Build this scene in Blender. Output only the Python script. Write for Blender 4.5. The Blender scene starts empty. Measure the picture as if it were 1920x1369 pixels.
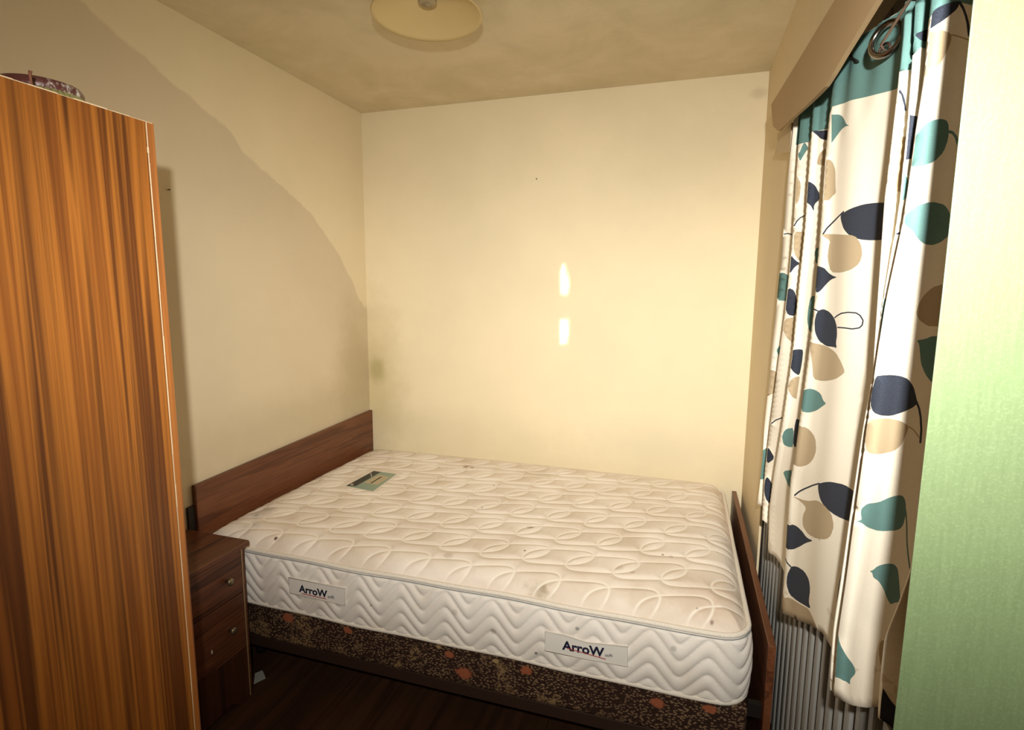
import bpy, bmesh, math, random
import numpy as np
from mathutils import Vector, Matrix
from mathutils.bvhtree import BVHTree
from mathutils.geometry import delaunay_2d_cdt
random.seed(4)
rng = np.random.default_rng(4)
scene = bpy.context.scene
COL = scene.collection

# ------------------------------------------------------------------ camera
H = 1.475                                   # lens height above the floor
F = 1021.16                                 # focal length in pixels of the 1920 px wide frame
RIGHT = Vector((0.954143, 0.299289, 0.006118))
UP = Vector((-0.046254, 0.127206, 0.990797))
FWD = Vector((-0.295756, 0.945645, -0.135216))
EYE = Vector((0, 0, H))
cam_data = bpy.data.cameras.new('camera')
cam = bpy.data.objects.new('camera', cam_data)
COL.objects.link(cam)
m = Matrix((RIGHT, UP, -FWD)).transposed().to_4x4()
m.translation = EYE
cam.matrix_world = m
cam_data.sensor_width = 36
cam_data.lens = 36 * F / 1920
cam_data.clip_start = 0.02
scene.camera = cam

def ray(px, py):
    return RIGHT * ((px - 960) / F) + UP * ((684.5 - py) / F) + FWD
def hx(px, py, X):
    r = ray(px, py); return EYE + r * (X / r.x)
def hy(px, py, Y):
    r = ray(px, py); return EYE + r * (Y / r.y)
def hz(px, py, z):
    r = ray(px, py); return EYE + r * ((z - H) / r.z)

# ------------------------------------------------------------------ light
world = bpy.data.worlds.new('world'); scene.world = world; world.use_nodes = True
bg = world.node_tree.nodes['Background']
bg.inputs[0].default_value = (0.5, 0.6, 0.8, 1); bg.inputs[1].default_value = 0.003

FLASH = Vector((0.05, -0.15, H + 0.235))
fd = bpy.data.lights.new('camera_flash', 'SPOT')
fd.energy = 375
fd.color = (1.0, 0.965, 0.88)
fd.spot_size = math.radians(170); fd.spot_blend = 0.3
fd.shadow_soft_size = 0.022
fd.use_nodes = True
nt = fd.node_tree
em = nt.nodes['Emission']
tc = nt.nodes.new('ShaderNodeTexCoord'); sx = nt.nodes.new('ShaderNodeSeparateXYZ')
nt.links.new(tc.outputs['Normal'], sx.inputs[0])
def mnode(t, op, a, b=None, c=None):
    n = t.nodes.new('ShaderNodeMath'); n.operation = op
    for i, v in enumerate((a, b, c)):
        if v is None: continue
        if isinstance(v, (int, float)): n.inputs[i].default_value = v
        else: t.links.new(v, n.inputs[i])
    return n.outputs[0]
# reflector pattern of the flash head: wide sideways, narrower up and down
FW_H, FW_V, FLOOR = 1.03, 0.45, 0.03
iz = mnode(nt, 'ABSOLUTE', sx.outputs[2])
iz = mnode(nt, 'MAXIMUM', iz, 0.02)
tx = mnode(nt, 'DIVIDE', sx.outputs[0], iz); ty = mnode(nt, 'DIVIDE', sx.outputs[1], iz)
ex = mnode(nt, 'POWER', mnode(nt, 'ABSOLUTE', mnode(nt, 'DIVIDE', tx, FW_H)), 2.0)
ey = mnode(nt, 'POWER', mnode(nt, 'ABSOLUTE', mnode(nt, 'DIVIDE', ty, FW_V)), 2.0)
g = mnode(nt, 'EXPONENT', mnode(nt, 'MULTIPLY', mnode(nt, 'ADD', ex, ey), -1.0))
st = mnode(nt, 'ADD', mnode(nt, 'MULTIPLY', g, 1 - FLOOR), FLOOR)
nt.links.new(st, em.inputs['Strength'])
flash = bpy.data.objects.new('camera_flash', fd); COL.objects.link(flash)
flash.location = FLASH
aim = hy(1210, 675, 2.72) - FLASH
flash.rotation_euler = aim.to_track_quat('-Z', 'Y').to_euler()

# unseen soft fill lamp, added behind the camera to lift the ambient light
hd = bpy.data.lights.new('fill_light', 'AREA'); hd.shape = 'RECTANGLE'; hd.size = 1.2; hd.size_y = 1.6
hd.energy = 4; hd.color = (1.0, 0.86, 0.66)
fill = bpy.data.objects.new('fill_light', hd); COL.objects.link(fill)
fill.location = (0.1, -1.2, 1.3); fill.rotation_euler = (math.radians(90), 0, 0)

# two unseen narrow lamps, added to draw bright slivers on the back wall
for (sx_, sy_), (hw, hh), en in (((1058, 524), (.022, .13), .07), ((1057, 622), (.022, .11), .15)):
    sd = bpy.data.lights.new('sliver_lamp', 'AREA'); sd.shape = 'RECTANGLE'; sd.size = hw; sd.size_y = hh
    sd.energy = en; sd.spread = math.radians(0.5); sd.color = (1, 1, .85)
    so_ = bpy.data.objects.new('sliver_lamp', sd); COL.objects.link(so_)
    q_ = hy(sx_, sy_, 2.72); so_.location = (q_.x, -1.1, q_.z); so_.rotation_euler = (math.radians(90), 0, 0)

vs = scene.view_settings
scene.display_settings.display_device = 'sRGB'
vs.view_transform = 'Standard'; vs.look = 'None'; vs.gamma = 1; vs.use_curve_mapping = False
vs.exposure = 0.0

# ------------------------------------------------------------------ helpers
def link(name, me, mat=None, parent=None):
    o = bpy.data.objects.new(name, me); COL.objects.link(o)
    if mat is not None:
        for mm in (mat if isinstance(mat, (list, tuple)) else [mat]): me.materials.append(mm)
    if parent is not None: o.parent = parent
    return o
def finish(name, bm, mat, parent=None, smooth=False, bevel=0):
    me = bpy.data.meshes.new(name)
    bmesh.ops.recalc_face_normals(bm, faces=bm.faces)
    bm.to_mesh(me); bm.free()
    if smooth:
        for p in me.polygons: p.use_smooth = True
    o = link(name, me, mat, parent)
    if bevel:
        b = o.modifiers.new('bevel', 'BEVEL'); b.width = bevel; b.segments = 2; b.limit_method = 'ANGLE'
    return o
def add_box(bm, x0, x1, y0, y1, z0, z1):
    v = [bm.verts.new((x, y, z)) for x in (x0, x1) for y in (y0, y1) for z in (z0, z1)]
    for f in ((0,1,3,2),(4,6,7,5),(0,4,5,1),(2,3,7,6),(0,2,6,4),(1,5,7,3)):
        bm.faces.new([v[i] for i in f])
def box(name, x0, x1, y0, y1, z0, z1, mat, parent=None, bevel=0):
    bm = bmesh.new(); add_box(bm, x0, x1, y0, y1, z0, z1)
    return finish(name, bm, mat, parent, bevel=bevel)
def boxes(name, lst, mat, parent=None, bevel=0):
    bm = bmesh.new()
    for b in lst: add_box(bm, *b)
    return finish(name, bm, mat, parent, bevel=bevel)
def add_tube(bm, pts, r, n=10, closed=False, caps=True):
    pts = [Vector(p) for p in pts]; N = len(pts); rings = []
    up = None
    for i, p in enumerate(pts):
        a = pts[i-1] if (i or closed) else p; b = pts[(i+1) % N] if (i < N-1 or closed) else p
        t = (b - a).normalized()
        if up is None:
            up = Vector((0,0,1)) if abs(t.z) < .9 else Vector((1,0,0))
        s = t.cross(up).normalized(); up2 = s.cross(t).normalized(); up = up2
        rr = r[i] if isinstance(r, (list, tuple)) else r
        rings.append([bm.verts.new(p + s*math.cos(2*math.pi*k/n)*rr + up2*math.sin(2*math.pi*k/n)*rr) for k in range(n)])
    for i in range(N if closed else N-1):
        A, B = rings[i], rings[(i+1) % N]
        for k in range(n): bm.faces.new((A[k], A[(k+1)%n], B[(k+1)%n], B[k]))
    if caps and not closed:
        bm.faces.new(rings[0]); bm.faces.new(rings[-1])
def tube(name, pts, r, mat, parent=None, n=10, closed=False):
    bm = bmesh.new(); add_tube(bm, pts, r, n, closed)
    return finish(name, bm, mat, parent, smooth=True)
def lathe(name, prof, mat, loc, parent=None, n=48, axis='Z', smooth=True):
    """prof = (radius, height) pairs"""
    bm = bmesh.new(); rings = []
    for r, h in prof:
        ring = []
        for k in range(n):
            a = 2*math.pi*k/n
            p = (r*math.cos(a), r*math.sin(a), h) if axis == 'Z' else (h, r*math.cos(a), r*math.sin(a))
            ring.append(bm.verts.new(Vector(p) + Vector(loc)))
        rings.append(ring)
    for i in range(len(rings)-1):
        for k in range(n): bm.faces.new((rings[i][k], rings[i][(k+1)%n], rings[i+1][(k+1)%n], rings[i+1][k]))
    if prof[0][0] > 1e-6 and prof[0] != prof[-1]: bm.faces.new(rings[0]); bm.faces.new(rings[-1])
    bmesh.ops.remove_doubles(bm, verts=bm.verts, dist=1e-6)
    return finish(name, bm, mat, parent, smooth=smooth)
def prism(name, pts, off, mat, parent=None, bevel=0):
    """polygon of 3-D points, thickened by the vector off"""
    bm = bmesh.new(); off = Vector(off)
    a = [bm.verts.new(p) for p in pts]; b = [bm.verts.new(Vector(p)+off) for p in pts]
    bm.faces.new(a); bm.faces.new(b)
    for i in range(len(a)):
        j = (i+1) % len(a); bm.faces.new((a[i], a[j], b[j], b[i]))
    return finish(name, bm, mat, parent, bevel=bevel)
def empty(name, loc):
    o = bpy.data.objects.new(name, None); COL.objects.link(o); o.location = loc
    o.empty_display_size = 0.05
    bpy.context.view_layer.update()
    return o
def adopt(root):
    """children were built in world coordinates: keep them there"""
    bpy.context.view_layer.update()
    def rec(o, inv):
        for c in o.children:
            c.matrix_parent_inverse = inv
            rec(c, Matrix())
    rec(root, root.matrix_world.inverted())
def tag(o, label, cat, group=None):
    o['label'] = label; o['category'] = cat
    if group: o['group'] = group
    return o
def struct(o):
    o['kind'] = 'structure'; return o

# ------------------------------------------------------------------ materials
def new_mat(name, rough=0.6, spec=0.3):
    mt = bpy.data.materials.new(name); mt.use_nodes = True
    t = mt.node_tree; b = t.nodes['Principled BSDF']
    b.inputs['Roughness'].default_value = rough
    b.inputs['Specular IOR Level'].default_value = spec
    return mt, t, b
def rgba(c): return (c[0], c[1], c[2], 1)
def mixc(t, fac, a, b, mode='MIX'):
    n = t.nodes.new('ShaderNodeMix'); n.data_type = 'RGBA'; n.blend_type = mode
    for i, v in ((0, fac), (6, a), (7, b)):
        if isinstance(v, (int, float)): n.inputs[i].default_value = v
        elif isinstance(v, tuple): n.inputs[i].default_value = rgba(v)
        else: t.links.new(v, n.inputs[i])
    return n.outputs[2]
def coords(t, scale=(1,1,1), rot=(0,0,0), kind='Object'):
    c = t.nodes.new('ShaderNodeTexCoord'); mp = t.nodes.new('ShaderNodeMapping')
    mp.inputs['Scale'].default_value = scale; mp.inputs['Rotation'].default_value = rot
    t.links.new(c.outputs[kind], mp.inputs[0]); return mp.outputs[0]
def noise(t, vec, scale, detail=4, rough=0.55, dist=0):
    n = t.nodes.new('ShaderNodeTexNoise'); t.links.new(vec, n.inputs['Vector'])
    n.inputs['Scale'].default_value = scale; n.inputs['Detail'].default_value = detail
    n.inputs['Roughness'].default_value = rough; n.inputs['Distortion'].default_value = dist
    return n.outputs[0]
def ramp(t, fac, stops, interp='LINEAR'):
    r = t.nodes.new('ShaderNodeValToRGB'); t.links.new(fac, r.inputs[0]); r.color_ramp.interpolation = interp
    e = r.color_ramp.elements
    while len(e) < len(stops): e.new(0.5)
    for i, (p, c) in enumerate(stops):
        e[i].position = p; e[i].color = rgba(c) if isinstance(c, tuple) else (c, c, c, 1)
    return r.outputs[0]
def bump(t, b, h, strength=0.3, dist=0.002):
    n = t.nodes.new('ShaderNodeBump'); n.inputs['Strength'].default_value = strength
    n.inputs['Distance'].default_value = dist
    t.links.new(h, n.inputs['Height']); t.links.new(n.outputs[0], b.inputs['Normal'])
def base(t, b, col):
    if isinstance(col, tuple): b.inputs['Base Color'].default_value = rgba(col)
    else: t.links.new(col, b.inputs['Base Color'])
def flat(name, c, rough=0.6, spec=0.3, metal=0):
    mt, t, b = new_mat(name, rough, spec); base(t, b, c); b.inputs['Metallic'].default_value = metal
    return mt
def spot_mask(t, vec, pos, r, soft=0.35, warp=None):
    """1 within r of pos (a stain of its own shape when warped)"""
    s = t.nodes.new('ShaderNodeVectorMath'); s.operation = 'SUBTRACT'
    t.links.new(vec, s.inputs[0]); s.inputs[1].default_value = pos
    if isinstance(r, (tuple, list)):
        d = t.nodes.new('ShaderNodeVectorMath'); d.operation = 'DIVIDE'
        t.links.new(s.outputs[0], d.inputs[0]); d.inputs[1].default_value = r; s = d; rr = 1.0
    else: rr = r
    l = t.nodes.new('ShaderNodeVectorMath'); l.operation = 'LENGTH'; t.links.new(s.outputs[0], l.inputs[0])
    v = l.outputs['Value']
    if warp is not None: v = mnode(t, 'ADD', v, mnode(t, 'MULTIPLY', mnode(t, 'SUBTRACT', warp, 0.5), rr*1.2))
    mr = t.nodes.new('ShaderNodeMapRange'); mr.interpolation_type = 'SMOOTHSTEP'
    t.links.new(v, mr.inputs[0]); mr.inputs[1].default_value = rr*(1-soft); mr.inputs[2].default_value = rr*(1+soft)
    mr.inputs[3].default_value = 1; mr.inputs[4].default_value = 0
    return mr.outputs[0]

def wall_mat(name, col, stains=(), bumps=0.25, mottle=None):
    mt, t, b = new_mat(name, 0.7, 0.25)
    v = coords(t)
    c = mixc(t, ramp(t, noise(t, v, 2.2, 5), [(0.35, 0.0), (0.7, 1.0)]), col, tuple(x*0.93 for x in col))
    if mottle:
        mk = ramp(t, noise(t, v, mottle[1], 7, 0.65, 0.4), [(0.42, 0.0), (0.72, 1.0)])
        c = mixc(t, mnode(t, 'MULTIPLY', mk, mottle[2]), c, mottle[0])
    w = noise(t, v, 9, 6, 0.6)
    for pos, r, sc, amt, soft in stains:
        c = mixc(t, mnode(t, 'MULTIPLY', spot_mask(t, v, pos, r, soft, w), amt), c, sc)
    base(t, b, c)
    bump(t, b, noise(t, v, 160, 3), bumps, 0.0015)
    return mt, t, b, c, v

CREAM = (0.80, 0.69, 0.475)
M_wall_back, *_ = wall_mat('painted_back_wall', CREAM, [
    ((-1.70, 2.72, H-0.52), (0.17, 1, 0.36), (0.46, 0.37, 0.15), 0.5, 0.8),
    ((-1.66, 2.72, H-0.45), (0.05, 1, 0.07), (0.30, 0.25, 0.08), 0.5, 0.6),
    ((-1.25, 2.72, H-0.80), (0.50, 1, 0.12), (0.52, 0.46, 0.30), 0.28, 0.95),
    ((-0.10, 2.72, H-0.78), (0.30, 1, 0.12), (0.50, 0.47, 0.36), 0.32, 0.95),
    ((0.02, 2.72, H+0.62), (0.30, 1, 0.22), (0.52, 0.45, 0.31), 0.22, 0.9),
    ((0.27, 2.72, H+0.86), (0.03, 1, 0.02), (0.40, 0.33, 0.22), 0.35, 0.7)])
M_wall_plain, *_ = wall_mat('painted_wall', CREAM)
M_wall_right, *_ = wall_mat('painted_window_wall', (0.74, 0.62, 0.42))
# left wall: the colour is slightly darker below a ragged slanting edge
M_wall_left, t, b, c, v = wall_mat('painted_left_wall', CREAM, [
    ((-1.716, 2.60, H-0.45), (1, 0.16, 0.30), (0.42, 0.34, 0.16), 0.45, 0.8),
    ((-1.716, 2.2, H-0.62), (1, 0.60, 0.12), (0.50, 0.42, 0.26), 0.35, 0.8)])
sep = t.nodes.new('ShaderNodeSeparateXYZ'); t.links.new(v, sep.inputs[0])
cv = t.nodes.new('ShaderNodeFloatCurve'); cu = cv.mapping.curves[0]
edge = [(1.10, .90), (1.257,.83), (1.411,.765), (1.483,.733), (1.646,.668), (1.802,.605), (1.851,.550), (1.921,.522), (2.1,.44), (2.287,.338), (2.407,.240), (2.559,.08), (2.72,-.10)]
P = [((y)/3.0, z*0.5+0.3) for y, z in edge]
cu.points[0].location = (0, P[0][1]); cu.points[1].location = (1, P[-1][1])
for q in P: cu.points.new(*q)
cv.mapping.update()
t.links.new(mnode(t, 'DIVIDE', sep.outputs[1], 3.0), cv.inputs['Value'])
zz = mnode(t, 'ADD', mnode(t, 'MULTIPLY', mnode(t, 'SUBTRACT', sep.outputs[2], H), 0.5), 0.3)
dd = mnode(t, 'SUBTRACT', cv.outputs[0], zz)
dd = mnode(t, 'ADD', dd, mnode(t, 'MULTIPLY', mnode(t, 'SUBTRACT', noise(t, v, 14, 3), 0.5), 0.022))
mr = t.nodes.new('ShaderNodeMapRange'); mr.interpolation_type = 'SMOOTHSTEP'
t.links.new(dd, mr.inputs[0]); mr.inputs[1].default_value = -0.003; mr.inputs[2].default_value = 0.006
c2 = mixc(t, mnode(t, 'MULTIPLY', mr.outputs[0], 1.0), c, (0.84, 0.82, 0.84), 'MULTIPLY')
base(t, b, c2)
M_ceiling, *_ = wall_mat('stained_ceiling', (0.72, 0.62, 0.435), [], 0.35, ((0.54, 0.46, 0.29), 3.2, 0.75))

def wood_mat(name, light, mid, dark, grain='Z', fine=1.0, rough=0.35, spec=0.4, seed=0.0, band=14.0):
    mt, t, b = new_mat(name, rough, spec)
    sc = {'Z': (1, 1, 0.011), 'Y': (1, 0.05, 1), 'X': (0.05, 1, 1)}[grain]
    c = t.nodes.new('ShaderNodeTexCoord'); mp = t.nodes.new('ShaderNodeMapping')
    mp.inputs['Scale'].default_value = sc; mp.inputs['Location'].default_value = (seed, seed*1.7, seed*.6)
    t.links.new(c.outputs['Object'], mp.inputs[0]); v = mp.outputs[0]
    n1 = noise(t, v, band, 3, 0.55, 0.6)
    n2 = noise(t, v, band*7*fine, 4, 0.7, 0.2)
    n3 = noise(t, v, band*2.6, 2, 0.5, 0.3)
    s = mnode(t, 'ADD', mnode(t, 'MULTIPLY', n1, 0.85), mnode(t, 'MULTIPLY', n3, 0.45))
    c1 = ramp(t, s, [(0.50, light), (0.60, mid), (0.66, light), (0.73, dark), (0.82, mid)])
    pores = ramp(t, n2, [(0.36, 1.0), (0.52, 0.0)])
    c2 = mixc(t, mnode(t, 'MULTIPLY', pores, 0.55), c1, dark)
    base(t, b, c2); bump(t, b, n2, 0.08, 0.001)
    return mt
M_ward = wood_mat('teak_veneer', (0.42, 0.150, 0.024), (0.25, 0.078, 0.014), (0.105, 0.032, 0.008), 'Z', rough=0.42, seed=3.1, band=15)
M_ward_edge = wood_mat('teak_edge', (0.46, 0.17, 0.04), (0.34, 0.12, 0.03), (0.20, 0.065, 0.018), 'Z', rough=0.45, seed=1.1)
M_chip = flat('worn_pale_edge', (0.80, 0.62, 0.42), 0.7)
M_head = wood_mat('mahogany_veneer', (0.165, 0.058, 0.024), (0.135, 0.046, 0.019), (0.08, 0.025, 0.011), 'Y', rough=0.35, seed=5)
M_cab = wood_mat('dark_teak_veneer', (0.135, 0.047, 0.021), (0.095, 0.032, 0.015), (0.038, 0.013, 0.007), 'Y', rough=0.38, seed=7)
M_cabv = wood_mat('dark_teak_plinth', (0.075, 0.025, 0.012), (0.055, 0.019, 0.009), (0.024, 0.009, 0.006), 'Z', rough=0.4, seed=9)
M_strip = flat('brass_coloured_edging', (0.30, 0.19, 0.10), 0.4, 0.5)
M_brass = flat('aged_brass', (0.26, 0.21, 0.13), 0.35, 0.5, 0.8)
M_black = flat('black_paint', (0.012, 0.009, 0.008), 0.5)
M_darkwood = flat('dark_stained_wood', (0.035, 0.018, 0.012), 0.5)
M_chrome = flat('antique_nickel', (0.30, 0.27, 0.25), 0.18, 0.5, 1.0)
M_wire = flat('brown_plastic_wire', (0.16, 0.10, 0.075), 0.4)
M_white = flat('white_plastic', (0.62, 0.62, 0.58), 0.5)

# floor: dark laminate boards
mt, t, b = new_mat('dark_laminate_floor', 0.35, 0.35)
v = coords(t)
br = t.nodes.new('ShaderNodeTexBrick'); t.links.new(v, br.inputs['Vector'])
mp = br.inputs['Vector'].links[0].from_node; mp.inputs['Rotation'].default_value = (0, 0, math.radians(90))
br.inputs['Scale'].default_value = 1; br.inputs['Brick Width'].default_value = 1.2; br.inputs['Row Height'].default_value = 0.19
br.inputs['Mortar Size'].default_value = 0.002
br.inputs['Color1'].default_value = (0.075, 0.034, 0.018, 1); br.inputs['Color2'].default_value = (0.055, 0.026, 0.014, 1)
br.inputs['Mortar'].default_value = (0.02, 0.01, 0.006, 1)
v2 = coords(t, (1, 0.06, 1))
c = mixc(t, ramp(t, noise(t, v2, 30, 5), [(0.4, 0.0), (0.65, 1.0)]), br.outputs[0], (0.03, 0.014, 0.008))
base(t, b, c); M_floor = mt

# green paint with brush streaks
mt, t, b = new_mat('green_gloss_paint', 0.5, 0.35)
v = coords(t, (1, 1, 0.06))
c = mixc(t, ramp(t, noise(t, v, 260, 4, 0.7), [(0.3, 0.0), (0.7, 1.0)]), (0.078, 0.109, 0.051), (0.092, 0.127, 0.061))
v = coords(t)
c = mixc(t, mnode(t, 'MULTIPLY', ramp(t, noise(t, v, 420, 2), [(0.5, 0.0), (0.7, 1.0)]), 0.35), c, (0.125, 0.17, 0.085))
base(t, b, c); bump(t, b, noise(t, v, 300, 3), 0.15, 0.001); M_green = mt

# cloth
def cloth_mat(name, col, vary=0.9, scale=900, rough=0.85):
    mt, t, b = new_mat(name, rough, 0.15)
    v = coords(t)
    c = mixc(t, ramp(t, noise(t, v, scale, 2), [(0.35, 0.0), (0.65, 1.0)]), col, tuple(x*vary for x in col))
    base(t, b, c); bump(t, b, noise(t, v, scale, 2), 0.2, 0.0006)
    return mt
M_cloth = cloth_mat('off_white_cotton', (0.84, 0.78, 0.66))
M_navy = cloth_mat('navy_print', (0.022, 0.026, 0.038), 1.7)
M_teal = cloth_mat('teal_print', (0.115, 0.225, 0.215), 0.85)
M_beige = cloth_mat('beige_print', (0.43, 0.335, 0.215), 0.93)
M_hem = cloth_mat('hem_stitching', (0.70, 0.62, 0.50))

# ------------------------------------------------------------------ room shell
XL, XR, YB, ZC = -1.716, 0.307, 2.72, H + 0.947
YN, XN = -1.25, 1.15
RECX, RECY0, RECY1, RECZ1 = 0.43, 0.70, 1.985, H + 0.66
struct(box('floor', XL-.12, XN+.12, YN-.12, YB+.12, -0.1, 0, M_floor))
struct(box('ceiling', XL-.12, XN+.12, YN-.12, YB+.12, ZC, ZC+.1, M_ceiling))
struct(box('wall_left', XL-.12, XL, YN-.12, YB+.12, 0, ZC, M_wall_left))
struct(box('wall_back', XL, XR+.25, YB, YB+.12, 0, ZC, M_wall_back))
struct(box('wall_near', XL, XN+.12, YN-.12, YN, 0, ZC, M_wall_plain))
# window wall with the recess that holds the window and the radiator
struct(boxes('wall_right', [
    (XR, XR+.25, 2.12, YB, 0, ZC), (XR, XR+.25, RECY1, 2.12, H-.42, ZC),
    (XR, XR+.25, RECY0, RECY1, RECZ1, ZC),
    (RECX, XR+.25, RECY0, 2.12, 0, H-0.42),
    (XR+.004, XR+.25, 0.66, RECY0, 0, ZC)], M_wall_right))
struct(box('wall_hall', XN, XN+.12, YN, 0.70, 0, ZC, M_wall_plain))
struct(box('wall_return', XR+.25, XN, 0.66, 0.76, 0, ZC, M_wall_plain))
# window
mt, t, b = new_mat('mouldy_window_paint', 0.6, 0.3)
v = coords(t)
base(t, b, mixc(t, ramp(t, noise(t, v, 25, 6, 0.7), [(0.45, 0.0), (0.6, 1.0)]), (0.10, 0.085, 0.07), (0.015, 0.013, 0.012)))
M_frame = mt
mt, t, b = new_mat('window_glass', 0.03, 0.5); base(t, b, (0.01, 0.012, 0.016)); M_glass = mt
wf = struct(boxes('window_1', [
    (RECX, RECX+.05, RECY0, RECY1, H+.55, RECZ1), (RECX, RECX+.05, RECY0, RECY1, H-.42, H-.36),
    (RECX, RECX+.05, RECY0, RECY0+.06, H-.36, H+.55), (RECX, RECX+.05, RECY1-.06, RECY1, H-.36, H+.55),
    (RECX, RECX+.05, 1.38, 1.44, H-.36, H+.55)], M_frame, bevel=.003))
box('pane', RECX+.02, RECX+.03, RECY0+.06, 1.38, H-.36, H+.55, M_glass, wf)
box('pane', RECX+.02, RECX+.03, 1.44, RECY1-.06, H-.36, H+.55, M_glass, wf)
# door: its painted green face stands at the right of the frame
YG = 0.62
gx0, gx1 = hy(1825, 0, YG).x, hy(1672, 1369, YG).x
struct(prism('door_1', [(gx1+.001, YG, 0.012), (0.98, YG, 0.012), (0.98, YG, 2.06), (gx0-.002, YG, 2.06), ((gx0+gx1)/2+.001, YG, H)], (.017, .036, 0), M_green, bevel=.0015))
struct(boxes('baseboard_back', [(XL, XR, YB-.016, YB, 0, .09)], M_darkwood))

# small nails in the walls
M_rust = flat('rusty_nail', (0.10, 0.06, 0.03), 0.6, 0.4, 0.5)
def nail(p, d, label):
    p = Vector(p); d = Vector(d)
    root = empty('wall_nail', p); tag(root, label, 'nail')
    tube('shank', [p, p + d*.010], .0011, M_rust, root, 8)
    tube('head', [p + d*.010, p + d*.0122], .0028, M_rust, root, 10)
    adopt(root)
nail(hx(313, 356, XL), (1, 0, 0), 'small rusty nail in the left wall just beside the wardrobe')
nail(hy(1007, 336, YB), (0, -1, 0), 'tiny nail in the middle of the upper back wall')

# ------------------------------------------------------------------ pelmet
M_pel, *_ = wall_mat('pelmet_paint', (0.44, 0.31, 0.17), bumps=.1)
XP = 0.250
pp = [(1446,196),(1500,108),(1565,0),(1650,-150),(1830,-420),(1980,-420),(1800,-230),(1655,-18),(1644,0),(1620,40),(1585,98),(1560,141),(1546,163),(1530,180),(1508,201),(1485,222),(1459,246),(1449,236)]
pel = empty('pelmet', (XP, 1.2, H+.62))
prism('board', [hx(x, y, XP) for x, y in pp], (.009, 0, 0), M_pel, pel)
e0, e1 = hx(1446, 196, XP), hx(1459, 246, XP)
prism('end_return', [(XP+.0095, e0.y-.012, e0.z-.06), (XR-.001, e0.y-.012, e0.z-.06), (XR-.001, e0.y-.012, e0.z-.01), (XP+.0095, e0.y-.012, e0.z-.01)], (0, .010, 0), M_pel, pel)
adopt(pel)
tag(pel, 'beige painted pelmet board sagging across the top of the patterned curtain', 'pelmet')
M_block, *_ = wall_mat('plaster_block_paint', (0.58, 0.46, 0.30), bumps=.3)
bp = [(1458,250),(1470,242),(1484,230),(1483,256),(1481,286),(1452,287),(1456,276),(1459,268),(1457,260)]
blk = prism('pelmet_bracket', [hx(x, y, 0.284) for x, y in bp], (XR-.284-.001, 0, 0), M_block)
tag(blk, 'small chipped cream block on the window wall under the far end of the pelmet', 'bracket')

# ------------------------------------------------------------------ wardrobe
XW, YW1, YW0, ZW = -1.10, 0.938, 0.02, H + 0.350
root = empty('wardrobe', ((XW+XL)/2, (YW0+YW1)/2, 0))
tag(root, 'tall wardrobe in striped orange-brown wood veneer in the left foreground', 'wardrobe')
box('side_panel', XL+.004, XW, YW1-.0175, YW1, 0, ZW, M_ward_edge, root, .001)
box('side_panel', XL+.004, XW, YW0, YW0+.018, 0, ZW, M_ward_edge, root, .001)
box('top_panel', XL+.004, XW-.02, YW0+.018, YW1-.018, ZW-.018, ZW-.001, M_ward_edge, root)
box('back_panel', XL+.004, XL+.010, YW0+.018, YW1-.018, .06, ZW-.018, M_cabv, root)
box('plinth', XW-.06, XW-.045, YW0+.018, YW1-.018, 0, .06, M_cabv, root)
box('floor_panel', XL+.010, XW-.02, YW0+.018, YW1-.018, .06, .078, M_cabv, root)
ym = (YW0+YW1)/2
for y0, y1 in ((YW0+.019, ym-.0015), (ym+.0015, YW1-.0192)):
    d = box('door', XW-.018, XW+.0005, y0, y1, .07, ZW-.002, M_ward, root, .0008)
    hyy = ym + (.04 if y0 > ym-.01 else -.04)
    tube('handle', [(XW, hyy, H-.42), (XW+.025, hyy, H-.41), (XW+.025, hyy, H-.29), (XW, hyy, H-.28)], .005, M_brass, d)
# worn pale edges: along the top of the door and beside its hinge side
bm = bmesh.new()
yy = YW1-.0185; z = .07
rr = random.Random(2)
while z < ZW-.004:
    h = rr.uniform(.02, .09); w = rr.uniform(.0007, .0016)
    add_box(bm, XW-.003, XW+.0011, yy-w/2, yy+w, z, min(z+h, ZW-.003)); z += h + .0005
add_box(bm, XW-.003, XW+.0012, yy-.0022, yy+.0016, H+.285, H+.297)
finish('worn_edge', bm, M_chip, root)['label'] = 'pale worn edge beside the door'
bm = bmesh.new(); y = ym
while y < YW1-.03:
    w = rr.uniform(.01, .05); h = rr.uniform(.0008, .0022)
    add_box(bm, XW-.019, XW+.0012, y, min(y+w, YW1-.004), ZW-.002-h*.2, ZW-.002+h); y += w*(1 if rr.random() > .25 else 1.6)
add_box(bm, XW-.018, XW+.0008, ym, YW1-.004, ZW-.0022, ZW-.0014)
finish('worn_edge', bm, M_chip, root)['label'] = 'pale worn edge along the top of the door'
adopt(root)

# basket on the wardrobe
mt, t, b = new_mat('mottled_maroon_band', 0.3, 0.5)
v = coords(t)
c = ramp(t, noise(t, v, 120, 5, 0.7), [(0.40, (0.10, 0.03, 0.03)), (0.52, (0.16, 0.07, 0.06)), (0.60, (0.60, 0.58, 0.55)), (0.7, (0.85, 0.85, 0.82))])
c = mixc(t, spot_mask(t, v, (-1.18, .860, H+.385), .085, .3, noise(t, v, 60, 3)), (0.11, 0.035, 0.03), c)
base(t, b, c); bump(t, b, noise(t, v, 120, 4), 0.5, 0.003); M_band = mt
mt, t, b = new_mat('olive_straw', 0.7, 0.2); v = coords(t)
base(t, b, mixc(t, noise(t, v, 90, 3), (0.36, 0.33, 0.12), (0.20, 0.20, 0.09))); M_straw = mt
bc = Vector((-1.225, 0.803, ZW-.001))
root = empty('straw_basket', bc)
tag(root, 'upturned straw basket with a dark mottled band lying on top of the wardrobe', 'basket')
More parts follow.
